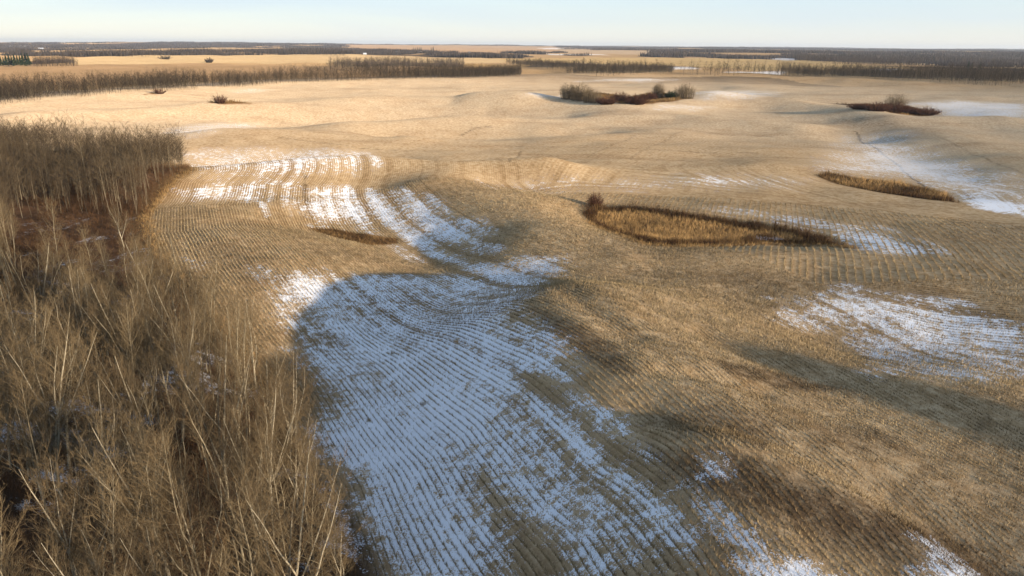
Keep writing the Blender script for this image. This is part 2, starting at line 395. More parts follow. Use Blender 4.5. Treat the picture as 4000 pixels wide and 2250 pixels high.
    g.l.new(hgt, bp.inputs['Height']); g.l.new(bp.outputs[0], g.b.inputs['Normal'])
    g.b.inputs['Roughness'].default_value = 1.0; g.b.inputs['Specular IOR Level'].default_value = 0.0; g.b.inputs['Diffuse Roughness'].default_value = 1.0
    return g.m
def stem_material(name, c1, c2, scale=3.0, tr=0.0, dk=None):
    """straw, twigs or bark: two colours mixed by a per-stem value and noise"""
    g = NT(name); P = g.new('ShaderNodeNewGeometry').outputs['Position']
    f = g.math('ADD', g.attr('tint'), g.math('MULTIPLY_ADD', g.noise(P, scale, 3), 0.8, -0.4), clamp=True)
    c = g.mix(f, c1, c2)
    if dk: c = g.mix(g.ramp(g.noise(P, 6.0, 3, 0.7), 0.56, 0.66), c, dk)
    g.l.new(c, g.b.inputs['Base Color']); g.b.inputs['Specular IOR Level'].default_value = 0.05
    return g.m
def rand_bark(name, c1, c2, dk):
    g = NT(name); oi = g.new('ShaderNodeObjectInfo').outputs['Random']; T = g.new('ShaderNodeTexCoord').outputs['Object']
    f = g.math('ADD', g.math('MULTIPLY', oi, 0.8), g.math('MULTIPLY', g.noise(T, 1.5, 3), 0.4), clamp=True)
    c = g.mix(f, c1, c2)
    if dk: c = g.mix(g.ramp(g.noise(T, 4.5, 3, 0.7), 0.55, 0.66, 0.0, 0.85), c, dk)
    g.l.new(c, g.b.inputs['Base Color']); g.b.inputs['Specular IOR Level'].default_value = 0.05
    return g.m
M_ground = ground_material()
M_straw = stem_material('straw', (0.11, 0.072, 0.038), (0.46, 0.345, 0.19))
M_bark = rand_bark('poplar_bark', (0.17, 0.135, 0.085), (0.30, 0.25, 0.17), (0.08, 0.06, 0.04))
M_pale = rand_bark('pale_bark', (0.25, 0.21, 0.145), (0.36, 0.31, 0.225), (0.12, 0.09, 0.06))
M_limb = rand_bark('poplar_limbs', (0.12, 0.092, 0.055), (0.24, 0.195, 0.125), None)
M_twig = rand_bark('bare_twigs', (0.085, 0.058, 0.032), (0.155, 0.112, 0.062), None)
M_under = stem_material('undergrowth_twigs', (0.045, 0.025, 0.014), (0.11, 0.058, 0.026), 0.15)
M_reed = stem_material('dry_reeds', (0.045, 0.022, 0.011), (0.48, 0.30, 0.125), 0.25)
M_redtw = rand_bark('red_willow_twigs', (0.055, 0.024, 0.016), (0.09, 0.042, 0.026), None)
M_tanw = rand_bark('tan_willow_twigs', (0.10, 0.072, 0.042), (0.15, 0.11, 0.066), None)
M_farw = stem_material('far_wood', (0.036, 0.028, 0.024), (0.085, 0.066, 0.052), 0.01)
M_beltw = stem_material('belt_twigs', (0.024, 0.017, 0.012), (0.062, 0.045, 0.028), 0.02)
M_woodtw = stem_material('wood_twigs', (0.045, 0.031, 0.019), (0.10, 0.073, 0.043), 0.05)
M_belttr = stem_material('belt_trunks', (0.06, 0.046, 0.03), (0.19, 0.155, 0.105), 0.3)
M_spruce = stem_material('spruce_needles', (0.012, 0.022, 0.010), (0.035, 0.05, 0.022), 0.5)

# ------------------------------------------------------------------ the ground sheet
def straight(x, y):
    """row coordinate away from the headlands: up and down the big field, across the near right hollow"""
    return np.where(y < 112, (y * 0.93 + x * 0.36 + 3.0 * vnoise(x, y, 26, 1)) * 1.6, x * math.cos(R(20)) - y * math.sin(R(20)) + 3.0 * vnoise(x, y, 60, 1))
def land_colour(x, y):
    r = np.hypot(x, y); n = len(x)
    base = np.tile(np.array([0.50, 0.365, 0.215]), (n, 1)).astype(float)
    warm = vnoise(x, y, 60, 5.0)[:, None]
    base *= 1 + 0.07 * warm * np.array([0.6, 1.0, 1.6])
    pale = sstep(180, 420, r)[:, None]
    base = base * (1 - pale) + np.array([0.56, 0.435, 0.295]) * pale
    # distant country: patchwork of woods and stubble
    far = sstep(700, 1000, r) * (y > 0)
    m = vnoise(x, y, 330, 11.0) + 0.6 * vnoise(x, y, 140, 2.0)
    fc = np.where(m[:, None] > 0.05, np.array([0.10, 0.07, 0.045]), np.array([0.38, 0.26, 0.14]))
    base = base * (1 - far[:, None]) + fc * far[:, None]
    for pl, c in FIELDS:
        w = sstep(-12, 4, sdist(x, y, pl))[:, None]; base = base * (1 - w) + np.array(c) * (1 + 0.08 * vnoise(x, y, 50, 8)[:, None]) * w
    return base
def ground_sheet():
    rr = np.concatenate([[2.0, 8, 16, 24, 30], np.geomspace(34, 26000, 900)])
    a = np.concatenate([np.arange(-180, -50, 5), np.linspace(-50, -43, 15)[:-1], np.linspace(-43, 43, 640), np.linspace(43, 50, 15)[1:], np.arange(55, 180, 5)])
    a = np.radians(a); nr, na = len(rr), len(a)
    X = np.outer(rr, np.sin(a)).ravel(); Y = np.outer(rr, np.cos(a)).ravel(); Z = H(X, Y)
    i = np.arange(nr - 1)[:, None] * na; j = np.arange(na)[None, :]; j2 = (j + 1) % na
    F = np.stack([i + j, i + j2, i + na + j2, i + na + j], -1).reshape(-1, 4)[:, ::-1]
    V = np.stack([X, Y, Z], 1); V = np.vstack([V, [[0, 0, h1(0, 0)]]])   # small cap
    X = V[:, 0]; Y = V[:, 1]
    r = np.hypot(X, Y); near = r < 1200
    n = len(X)
    snow = np.zeros(n); dark = np.zeros(n)
    xn, yn = X[near], Y[near]
    s = np.zeros(len(xn)); dk = np.zeros(len(xn))
    wob = vnoise(xn, yn, 7, 1.3) * 1.0 + vnoise(xn, yn, 2.6, 4.4) * 0.5
    for pl, st, soft in SNOW:
        v = st * sstep(-soft, soft * 1.2, sdist(xn, yn, pl) + wob * min(soft, 3.0) * 0.6); s = np.where(st < 0.45, s + v, np.maximum(s, v))
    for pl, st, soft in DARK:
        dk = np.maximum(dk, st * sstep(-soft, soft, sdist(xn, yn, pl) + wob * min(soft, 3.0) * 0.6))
    for pl, st, wd in TRAILS:
        dk = np.maximum(dk, st * sstep(wd * 1.6, wd * .4, seg_dist(xn + .5 * vnoise(xn, yn, 3, 2), yn, pl)))
    base = land_colour(X, Y)
    bn = base[near]
    dw = sdist(xn, yn, WOOD) ; dfo = dw > 0
    wf = sstep(-1.5, 1.5, dw)
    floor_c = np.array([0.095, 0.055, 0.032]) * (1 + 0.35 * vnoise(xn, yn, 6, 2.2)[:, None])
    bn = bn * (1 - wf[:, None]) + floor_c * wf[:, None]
    # gold verge between wood and field beside the far part of the edge
    verge = np.exp(-((dw - 1.0) / 2.2) ** 2) * sstep(70, 95, yn)
    bn = bn * (1 - verge[:, None] * .8) + np.array([0.30, 0.20, 0.09]) * verge[:, None] * .8
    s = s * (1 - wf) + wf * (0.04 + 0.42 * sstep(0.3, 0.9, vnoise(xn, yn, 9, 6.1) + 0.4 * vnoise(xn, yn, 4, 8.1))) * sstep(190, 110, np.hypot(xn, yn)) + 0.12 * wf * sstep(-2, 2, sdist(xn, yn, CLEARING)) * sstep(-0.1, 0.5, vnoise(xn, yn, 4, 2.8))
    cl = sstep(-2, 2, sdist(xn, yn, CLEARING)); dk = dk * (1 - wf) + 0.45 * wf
    for pl in (SLOUGH, SLOUGH2, SLOUGH3, THICKET, THICKET2, ISLET, ISLET2):
        d = sdist(xn, yn, pl); w = sstep(-1.0, 1.0, d)[:, None]
        bn = bn * (1 - w) + np.array([0.20, 0.115, 0.05]) * w; 
        if pl is not SLOUGH: s = s * (1 - w[:, 0])
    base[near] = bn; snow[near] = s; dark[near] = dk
    fs = np.zeros(n); fm = r > 700
    for pl in FARSNOW: fs[fm] = np.maximum(fs[fm], sstep(-8, 8, sdist(X[fm], Y[fm], pl)))
    snow = np.maximum(snow, fs * 0.75)
    ph0 = straight(X, Y)
    ph1 = np.zeros(n); ph2 = np.zeros(n); w1 = np.zeros(n); w2 = np.zeros(n)
    de = seg_dist(xn, yn, GUIDE); ph1[near] = de
    w1[near] = sstep(95, 80, de + 6 * vnoise(xn, yn, 30)) * (dw < 0.5)
    d2_ = seg_dist(xn, yn, SLOUGH2, True)
    dp = np.minimum(np.minimum(seg_dist(xn, yn, SLOUGH, True), np.where(d2_ < 26, d2_, 26 + (d2_ - 26) * 1.0)), seg_dist(xn, yn, THICKET, True))
    ph2[near] = dp; w2[near] = sstep(26, 18, np.minimum(dp, d2_ * 0.4) + 3 * vnoise(xn, yn, 14, 3)) * sstep(100, 108, yn)
    ra = np.zeros(n); ra[near] = (1 - wf) * sstep(75, 25, de) * 0.7 + (1 - wf) * 0.3; ra[near] *= np.clip(0.75 + 0.45 * vnoise(xn, yn, 45, 6.6), 0.25, 1)
    ra *= sstep(420, 230, r) * (1 - 0.6 * sstep(0, 15, X) * sstep(105, 90, r))
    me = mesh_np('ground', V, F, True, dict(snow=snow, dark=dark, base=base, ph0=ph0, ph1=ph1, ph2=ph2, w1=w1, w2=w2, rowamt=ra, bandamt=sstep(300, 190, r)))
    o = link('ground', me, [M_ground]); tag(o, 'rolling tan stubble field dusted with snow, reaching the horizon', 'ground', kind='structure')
ground_sheet()

# ------------------------------------------------------------------ stems: one thin triangle each
def blades(B, T, w, r=rng):
    """thin triangles from B (base) to T (tip), base width w"""
    B = np.asarray(B, float); T = np.asarray(T, float); n = len(B); d = T - B
    q = r.normal(size=(n, 3)); s = np.cross(d, q); s /= np.linalg.norm(s, axis=1)[:, None] + 1e-9
    s *= (np.asarray(w) * 0.5)[:, None] if np.ndim(w) else w * 0.5
    V = np.stack([B - s, B + s, T], 1).reshape(-1, 3)
    return V, np.arange(3 * n).reshape(n, 3)
def blade_mesh(name, B, T, w, tint=None, r=rng):
    V, F = blades(B, T, w, r)
    t = r.random(len(B)) if tint is None else tint
    return mesh_np(name, V, F, False, dict(tint=np.repeat(t, 3)))
def tube(P, rad, k=5):
    P = np.asarray(P, float); n = len(P); V = []; F = []
    for i in range(n):
        d = P[min(i + 1, n - 1)] - P[max(i - 1, 0)]; d /= np.linalg.norm(d) + 1e-9
        a = np.cross(d, [0.31, 0.95, 0.05] if abs(d[1]) < 0.9 else [1, 0, 0]); a /= np.linalg.norm(a); b = np.cross(d, a)
        for j in range(k):
            t = 2 * math.pi * j / k; V.append(P[i] + rad[i] * (a * math.cos(t) + b * math.sin(t)))
    for i in range(n - 1):
        for j in range(k):
            F.append([i * k + j, i * k + (j + 1) % k, (i + 1) * k + (j + 1) % k, (i + 1) * k + j])
    return np.array(V), np.array(F)
def join(parts):
    V = []; F = []; o = 0
    for v, f in parts:
        if f.shape[1] == 3: f = np.hstack([f, f[:, 2:3]])
        V.append(v); F.append(f + o); o += len(v)
    return np.vstack(V), np.vstack(F)
def mixed_mesh(name, tubes, tv=None):
    """tube quads plus blade triangles in one mesh"""
    V = []; polys = []; o = 0
    for v, f in tubes + ([tv] if tv is not None else []):
        V.append(v); polys.append(f + o); o += len(v)
    V = np.vstack(V).astype(np.float32)
    idx = np.concatenate([p.ravel() for p in polys]).astype(np.int32)
    tot = np.concatenate([np.full(len(p), p.shape[1]) for p in polys]).astype(np.int32)
    me = bpy.data.meshes.new(name); me.vertices.add(len(V)); me.vertices.foreach_set('co', V.ravel())
    me.loops.add(len(idx)); me.loops.foreach_set('vertex_index', idx)
    me.polygons.add(len(tot)); me.polygons.foreach_set('loop_start', np.concatenate([[0], np.cumsum(tot)[:-1]]).astype(np.int32))
    me.polygons.foreach_set('loop_total', tot); me.update(calc_edges=True)
    return me

# ------------------------------------------------------------------ stubble standing in the near field
def phase(x, y):
    de = seg_dist(x, y, GUIDE); a = de < 88
    p0 = straight(x, y)
    return np.where(a, de, p0), np.where(a, 0.60, 1.2)
def snow_at(x, y):
    s = np.zeros(len(x))
    for pl, st, soft in SNOW[:18]: s = np.maximum(s, st * sstep(-soft, soft, sdist(x, y, pl)))
    return s
def stubble():
    N = 1100000
    a = rng.uniform(R(-40), R(46), N); u = rng.random(N)
    r = 36 * (185 / 36) ** u                                   # density falls off with distance squared
    x, y = r * np.sin(a), r * np.cos(a)
    keep = rng.random(N) < np.clip((r / 95), 0.35, 1)
    clump = vnoise(x, y, 1.6, 3.3) + 0.6 * vnoise(x, y, 0.7, 5.3) + 0.5 * vnoise(x, y, 6, 4.0)
    keep &= (clump > rng.uniform(-1.6, 0.5, N))
    x, y, r = x[keep], y[keep], r[keep]
    keep = (sdist(x, y, WOOD) < -0.3)
    for pl in (SLOUGH, SLOUGH2, SLOUGH3): keep &= ~inside(x, y, pl)
    x, y, r = x[keep], y[keep], r[keep]
    sn = snow_at(x, y); keep = rng.random(len(x)) > sn * 0.45
    x, y, r, sn = x[keep], y[keep], r[keep], sn[keep]
    p, sp = phase(x, y); e = 0.05
    gx = (phase(x + e, y)[0] - p) / e; gy = (phase(x, y + e)[0] - p) / e
    g = np.hypot(gx, gy) + 1e-6; off = (np.round(p / sp) * sp - p) * 0.82 / g
    ok = np.abs(off) < 1; x = x + np.where(ok, off * gx / g, 0); y = y + np.where(ok, off * gy / g, 0)
    z = H(x, y) - 0.02; n = len(x)
    hh = rng.uniform(0.18, 0.42, n) * (1 + 0.25 * vnoise(x, y, 9, 2))
    dk = np.zeros(n)
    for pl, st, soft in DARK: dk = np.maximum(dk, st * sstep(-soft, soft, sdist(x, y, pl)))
    lean = rng.normal(0, 0.30, (n, 2)) * hh[:, None] * 1.1
    B = np.stack([x, y, z], 1); T = np.stack([x + lean[:, 0], y + lean[:, 1], z + hh], 1)
    w = rng.uniform(0.03, 0.065, n) * np.clip(r / 75, 0.85, 1.8)
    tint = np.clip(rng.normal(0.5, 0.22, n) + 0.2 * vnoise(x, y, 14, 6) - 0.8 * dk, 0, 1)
    me = blade_mesh('stubble', B, T, w, tint)
    tag(link('stubble', me, [M_straw]), 'cut straw stubble standing in rows over the near field', 'stubble', kind='stuff')
stubble()

# ------------------------------------------------------------------ bare poplars
def grow(seed, h, spread=0.0, limbs=34, twigs=7, forks=0, low=0.32):
    """one bare poplar: (trunk tubes), (limb tubes, twig blades)"""
    r = np.random.default_rng(seed); tr = []; lb = []; TB = []; TT = []; TW = []
    def stem(p0, d0, L, r0, n=7, up=0.10, wob=0.05, k=6):
        P = [np.array(p0, float)]; d = np.array(d0, float); d /= np.linalg.norm(d)
        for i in range(n):
            d = d + r.normal(0, wob, 3) + np.array([0, 0, up]); d /= np.linalg.norm(d); P.append(P[-1] + d * L / n)
        return np.array(P), np.array([r0 * (1 - 0.88 * (i / n)) for i in range(n + 1)])
    leaders = []
    P, rad = stem((0, 0, -0.3), (r.normal(0, .06), r.normal(0, .06), 1), h + 0.3, (h * 0.0058 + 0.015) * (1.5 if forks else 1), 9, 0.04, 0.045)
    tr.append(tube(P, rad, 6)); leaders.append((P, rad, low, limbs))
    for f in range(forks):
        i = r.integers(2, 5); a = 2 * math.pi * (f / max(forks, 1)) + r.uniform(-.5, .5)
        L = (h - P[i][2]) * r.uniform(0.75, 0.98)
        Q, qr = stem(P[i], (math.cos(a) * spread, math.sin(a) * spread, 1), L, rad[i] * 0.72, 7, 0.10, 0.08)
        tr.append(tube(Q, qr, 5)); leaders.append((Q, qr, 0.2, int(limbs * 0.6)))
    for (P, rad, lo, nl) in leaders:
        n = len(P) - 1; az = r.uniform(0, 6.28)
        for j in range(nl):
            t = lo + (0.97 - lo) * ((j + r.random()) / nl); i = min(int(t * n), n - 1); f = t * n - i
            p = P[i] * (1 - f) + P[i + 1] * f; az += 2.4 + r.normal(0, 0.4)
            el = R(r.uniform(18, 48)) + t * 0.45
            L = h * (0.07 + 0.23 * (1 - t) ** 0.7) * r.uniform(0.55, 1.25)
            Q, qr = stem(p, (math.cos(az) * math.cos(el), math.sin(az) * math.cos(el), math.sin(el)), L, 0.010 + 0.28 * rad[i] * (1 - t * 0.5), 4, 0.10, 0.10)
            lb.append(tube(Q, qr, 3))
            m = max(4, int(twigs * 1.7 * L / 1.8))
            for q in range(m):
                s = r.uniform(0.15, 1.0) * 4; ii = min(int(s), 3); b = Q[ii] + (Q[ii + 1] - Q[ii]) * (s - ii)
                d = (Q[-1] - Q[0]) / (np.linalg.norm(Q[-1] - Q[0])) + r.normal(0, 0.55, 3) + np.array([0, 0, 0.35]); d /= np.linalg.norm(d)
                l = r.uniform(0.45, 1.15) * (0.7 + 0.3 * L / 2); e = b + d * l
                TB.append(b); TT.append(e); TW.append(0.020)
                for _ in range(4):
                    bb = b + (e - b) * r.uniform(0.25, 0.9); dd = d + r.normal(0, 0.5, 3) + np.array([0, 0, 0.2]); dd /= np.linalg.norm(dd)
                    TB.append(bb); TT.append(bb + dd * l * r.uniform(0.3, 0.65)); TW.append(0.013)
    return tr, lb, (np.array(TB), np.array(TT), np.array(TW))
def poplar_meshes(i, bark=None, **k):
    tr, lb, (B, T, W) = grow(100 + i, **k)
    tm = mixed_mesh('poplar_trunk', tr); tm.polygons.foreach_set('use_smooth', np.ones(len(tm.polygons), bool))
    cm = mixed_mesh('poplar_crown', lb, blades(B, T, W)); nq = sum(len(f) for _, f in lb)
    mi = np.ones(len(cm.polygons), np.int32); mi[:nq] = 0; cm.polygons.foreach_set('material_index', mi)
    tm.materials.append(bark or M_bark); cm.materials.append(M_limb); cm.materials.append(M_twig)
    return tm, cm
PROTO = [poplar_meshes(i, h=hh, limbs=l, twigs=7, low=lo) for i, (hh, l, lo) in enumerate(
    [(13.5, 34, .35), (12.5, 30, .42), (14.5, 36, .38), (11.5, 28, .3), (13, 26, .5), (10.5, 30, .3), (12, 40, .28), (9, 26, .25)])]
BIG = [poplar_meshes(20 + i, bark=M_pale, h=hh, limbs=30, twigs=7, forks=f, spread=s, low=.3) for i, (hh, f, s) in enumerate([(14, 4, .42), (15, 5, .5), (13, 3, .35)])]
def tree(name, meshes, x, y, rot, s, label, cat, group=None, sz=None, z=None, tilt=(0, 0)):
    e = bpy.data.objects.new(name, None); col.objects.link(e); e.empty_display_size = 0.2
    e.location = (x, y, (h1(x, y) if z is None else z)); e.rotation_euler = (tilt[0], tilt[1], rot); e.scale = (s, s, sz or s)
    for nm, me in zip(('trunk', 'crown'), meshes):
        c = bpy.data.objects.new(nm, me); col.objects.link(c); c.parent = e
    return tag(e, label, cat, group)

def scatter(poly, step, jitter=0.85, r=rng):
    P = np.array(poly); x0, y0 = P.min(0); x1, y1 = P.max(0)
    gx, gy = np.meshgrid(np.arange(x0, x1, step), np.arange(y0, y1, step)); x = gx.ravel(); y = gy.ravel()
    x = x + r.uniform(-.5, .5, len(x)) * step * jitter * 1.2; y = y + r.uniform(-.5, .5, len(x)) * step * jitter * 1.2
    m = inside(x, y, poly); return x[m], y[m]
def project(x, y, z):
    d0 = np.stack([x, y, z - CZ], -1); w = d0 @ fwd
    return 1288 + FPX * (d0 @ right) / w, 724.5 - FPX * (d0 @ up) / w, w

wood_near = [(a, b) for a, b in WOOD]
x, y = scatter(wood_near, 2.45)
r = np.hypot(x, y); ang = np.degrees(np.arctan2(x, y))
m = (r < 420) & (r > 26) & (ang > -41) & (ang < 45) & (sdist(x, y, WOOD) > 1.2) & ~inside(x, y, CLEARING)
m &= (vnoise(x, y, 10, 12.0) > -0.45 + 0.9 * (rng.random(len(x)) < 0.15)) | (r > 150)
x, y, r = x[m], y[m], r[m]; z = H(x, y)
pu, pv, pw = project(x, y, z + 12)
show = (pw > 5) & (pu > -120) & (pv < 1500) & (pv > 0)
order = np.argsort(np.where(show, r, 1e6))
near = order[:286]; rest = np.array([i for i in order[286:] if r[i] > 20])
clear_y = min(p[1] for p in CLEARING)
# a few trees one can single out, placed by where their tops and feet stand
def top_at(u, v, h):
    z = h
    for _ in range(6):
        X, Y = flat(u, v, z); z = h1(X, Y) + h
    return X, Y
SPECIAL = [
    ('poplar_tree', BIG[0], top_at(350, 735, 13.5), 1.0, 14 / 14, 'spreading bare poplar with a thick pale limb forking left, left of the twin-stemmed tree', 0.3),
    ('poplar_tree', BIG[1], top_at(520, 880, 14.5), 2.0, 1.0, 'largest bare poplar, thick white limbs bending left from its trunk, in the lower wood', 1.9),
    ('poplar_tree', BIG[2], top_at(615, 725, 12.5), 2.2, 1.0, 'tall bare poplar with two straight pale stems by the snowy field edge', 0.8),
    ('poplar_tree', PROTO[2], top_at(45, 905, 12.5), 0.4, .95, 'thin pale leaning poplar at the far left of the lower wood', 2.5),
    ('poplar_tree', BIG[2], top_at(295, 515, 8.0), 0.4, .62, 'small pale clump of birch-like stems alone in the brown clearing', 0.5),
    ('poplar_tree', PROTO[5], top_at(750, 1110, 8.0), 0.4, .75, 'young bare poplar with a pointed crown against the edge of the snow', 0.9),
    ('poplar_tree', PROTO[4], top_at(205, 352, 12.5), 1.4, 1.0, 'pale crooked poplar on the front of the wood behind the clearing', 1.1),
]
for nm, ms, (X, Y), rot, s, lab, _ in SPECIAL: tree(nm, ms, X, Y, rot, s, lab, 'tree')
sx = np.array([q[2][0] for q in SPECIAL]); sy = np.array([q[2][1] for q in SPECIAL])
for i in near:
    if np.min(np.hypot(sx - x[i], sy - y[i])) < 1.4: continue
    ed = seg_dist(x[i:i+1], y[i:i+1], EDGE)[0]
    big = rng.random() < (0.26 if r[i] < 105 else 0.0)
    ms = BIG[rng.integers(3)] if big else PROTO[rng.integers(8)]
    s = rng.uniform(0.6, 1.1) * (0.75 if ed < 4 else 1)
    bu, bv, _ = project(x[i], y[i], z[i] + 6)
    where = ('beside the snowy field edge' if ed < 6 else 'just below the brown clearing' if bv < 860 else
             'over the dark snowy floor at lower left' if bu < 330 else 'in the middle of the lower wood')
    look = 'broad bare poplar with pale forked limbs' if big else 'short slim bare poplar' if s < .78 else 'slender bare poplar with a straight stem' if s < .95 else 'tall slender bare poplar reaching above its neighbours'
    lab = look + ' ' + where; g = look.split(' with')[0].split(' reaching')[0] + 's ' + where
    tree('poplar_tree', ms, x[i], y[i], rng.uniform(0, 6.28), s, lab, 'tree', g, sz=s * rng.uniform(0.9, 1.12), z=z[i], tilt=tuple(rng.normal(0, 0.05, 2)))

def lod_trees(X, Y, Z, hh, limbs, twigs, wfac, crown_r=0.17, low=0.3, r=rng):
    """blade-built bare trees: returns trunk blades and crown blades"""
    n = len(X); B0 = np.stack([X, Y, Z - 0.3], 1); lean = r.normal(0, 0.035, (n, 2)) * hh[:, None]
    T0 = np.stack([X + lean[:, 0], Y + lean[:, 1], Z + hh], 1)
    M1 = B0 + (T0 - B0) * 0.35 + r.normal(0, .22, (n, 3)) * np.array([1, 1, 0]); M2 = B0 + (T0 - B0) * 0.68 + r.normal(0, .3, (n, 3)) * np.array([1, 1, 0])
    tb = [(B0, M2, 0.10 * wfac), (B0, M1, 0.07 * wfac), (M1, T0, 0.10 * wfac)]
    cb = []
    for j in range(limbs):
        t = low + (0.95 - low) * (j + r.random(n)) / limbs; p = B0 + (T0 - B0) * t[:, None]
        az = r.uniform(0, 6.28, n); el = r.uniform(0.5, 1.1, n) ; L = hh * (0.08 + crown_r * (1 - t) ** .7 * 1.3) * r.uniform(.6, 1.3, n)
        d = np.stack([np.cos(az) * np.cos(el), np.sin(az) * np.cos(el), np.sin(el)], 1); e = p + d * L[:, None]
        cb.append((p, e, 0.045 * wfac))
        for k in range(twigs):
            f = r.uniform(.2, 1, n)[:, None]; b = p + (e - p) * f
            dd = d + r.normal(0, .5, (n, 3)) + np.array([0, 0, .4]); dd /= np.linalg.norm(dd, axis=1)[:, None]
            cb.append((b, b + dd * (L * r.uniform(.3, .7, n))[:, None], 0.026 * wfac))
    def cat(q): return np.vstack([a[0] for a in q]), np.vstack([a[1] for a in q]), np.concatenate([np.full(len(a[0]), a[2]) if np.ndim(a[2]) == 0 else a[2] for a in q])
    return cat(tb), cat(cb)
def wood_stuff(name, X, Y, hh, limbs, twigs, wfac, mt, mc, label, cat, crown_r=0.17, low=.3):
    X = np.asarray(X); Y = np.asarray(Y); t, c = lod_trees(X, Y, H(X, Y), hh, limbs, twigs, wfac, crown_r, low)
    n = len(X); tint = rng.random(n)
    Vt, Ft = blades(*t); Vc, Fc = blades(*c); V = np.vstack([Vt, Vc]); F = np.vstack([Ft, Fc + len(Vt)])
    tn = np.concatenate([np.repeat(np.tile(tint, len(t[0]) // n), 3), np.repeat(np.tile(tint, len(c[0]) // n), 3)])
    me = mesh_np(name, V, F, False, dict(tint=tn), matidx=np.concatenate([np.zeros(len(Ft)), np.ones(len(Fc))]))
    me.materials.append(mt); me.materials.append(mc)
    o = bpy.data.objects.new(name, me); col.objects.link(o); return tag(o, label, cat, kind='stuff')
ri = rest; ro = r[ri]
wood_stuff('poplar_wood', x[ri], y[ri], rng.uniform(8.5, 13.5, len(ri)) * (1 + .22 * vnoise(x[ri], y[ri], 18, 4)), 18, 12, 1.1, M_belttr, M_woodtw,
           'dense leafless poplar wood filling the left side, further trees merging into a brown haze of twigs', 'wood')

hx, hy = scatter([(-6, 6), (18, -10), (44, -24), (60, -44), (0, -40), (-14, -14)], 2.6)  # unseen wood, added to keep low sun off the near wood floor
wood_stuff('poplar_wood', hx, hy, rng.uniform(10, 14, len(hx)), 16, 7, 2.2, M_belttr, M_beltw, 'bare poplar wood added unseen behind and to the right of the viewpoint to shade the near wood floor', 'wood')
hx, hy = scatter([(80, 43), (130, 10), (128, 6), (78, 38)], 1.4)
wood_stuff('poplar_wood', hx, hy, rng.uniform(11, 14, len(hx)), 16, 7, 5.0, M_belttr, M_beltw, 'narrow bare poplar row beyond the right edge of the view', 'wood')

# ------------------------------------------------------------------ undergrowth, reeds, grass
def tufts(name, X, Y, hh, per, spread, w, mat, label, cat, tint=None):
    n = len(X); Z = H(X, Y); B = []; T = []; tn = []
    t0 = rng.random(n) if tint is None else tint
    for k in range(per):
        bx = X + rng.normal(0, spread * .35, n); by = Y + rng.normal(0, spread * .35, n)
        h_ = hh * rng.uniform(.45, 1.1, n); ox, oy = rng.normal(0, .33, n) * h_, rng.normal(0, .33, n) * h_
        B.append(np.stack([bx, by, Z - 0.05], 1)); T.append(np.stack([bx + ox, by + oy, Z + h_], 1)); tn.append(t0)
    me = blade_mesh(name, np.vstack(B), np.vstack(T), w, np.clip(np.concatenate(tn) + rng.normal(0, .15, n * per), 0, 1))
    return tag(link(name, me, [mat]), label, cat, kind='stuff')
ux, uy = scatter(wood_near, 1.25); ur = np.hypot(ux, uy); um = (ur > 28) & (ur < 230) & (np.degrees(np.arctan2(ux, uy)) > -41)
dens = vnoise(ux, uy, 11, 3.7) + 0.6 * vnoise(ux, uy, 5, 9.2); edd = sdist(ux, uy, WOOD)
um &= (dens > -0.4) | (edd < 5) | inside(ux, uy, CLEARING)
ux, uy, edd = ux[um], uy[um], edd[um]; incl = inside(ux, uy, CLEARING)
uh = np.where(edd < 4, rng.uniform(.6, 2.2, len(ux)), rng.uniform(.6, 2.7, len(ux))); uh = np.where(incl, rng.uniform(.5, 1.3, len(ux)), uh)
tufts('undergrowth', ux, uy, uh, 22, 1.0, 0.035, M_under, 'reddish brown leafless brush and dead grass under and around the poplars', 'undergrowth',
      tint=np.clip(0.35 + 0.5 * (edd < 4) + 0.3 * vnoise(ux, uy, 9, 2) + 0.35 * vnoise(ux, uy, 2.5, 5), 0, 1))
def reeds(name, poly, step, hh, label, cat, tint_fn, per=7, w=0.07, mat=None, spread=.6):
    X, Y = scatter(poly, step); d = sdist(X, Y, poly); kk = d > (0.3 if poly is SLOUGH else 1.0) * abs(step) ** .5 * (vnoise(X, Y, 4 * step ** .5, 7) + .6) * 1.2; X, Y, d = X[kk], Y[kk], d[kk]; h_ = rng.uniform(hh[0], hh[1], len(X))
    tn, hm = tint_fn(X, Y, d); return tufts(name, X, Y, h_ * hm, per, spread, w, mat or M_reed, label, cat, tn)
def sl_tint(X, Y, d):
    P = np.array(SLOUGH); back = sstep(0, 1, vnoise(X, Y, 7, 3) * 0.5 + .5)
    rim = d < 3.2 + 1.5 * vnoise(X, Y, 6, 1)
    left = sstep(20, 8, X - P[:, 0].min())
    return np.clip(np.where(rim, 0.0, 0.85) + 0.35 * vnoise(X, Y, 3, 2) - 0.25 * left, 0, 1), np.where(rim, 1.25, 0.9)
reeds('slough_reeds', SLOUGH, 0.62, (.7, 1.5), 'big patch of golden cattails ringed with dark brown brush in the field hollow', 'reeds', sl_tint, per=9)
reeds('slough_reeds', SLOUGH2, 1.0, (.8, 1.8), 'narrow strip of brown and orange reeds at right, above the big slough', 'reeds', lambda X, Y, d: (np.clip(0.4 + .5 * vnoise(X, Y, 9, 4), 0, 1), 1.0), w=.1, per=9)
reeds('slough_reeds', SLOUGH3, 0.6, (.3, .8), 'small dark sedge patch on the rim of the snowy hollow', 'reeds', lambda X, Y, d: (np.clip(0.25 + .4 * vnoise(X, Y, 4, 4), 0, 1), 1.0))
reeds('grass_patch', ISLET, 2.2, (.8, 1.8), 'low dark grass patch with one bush on the pale upper field', 'grass', lambda X, Y, d: (np.full(len(X), .35), 1.0), w=.3, spread=2)
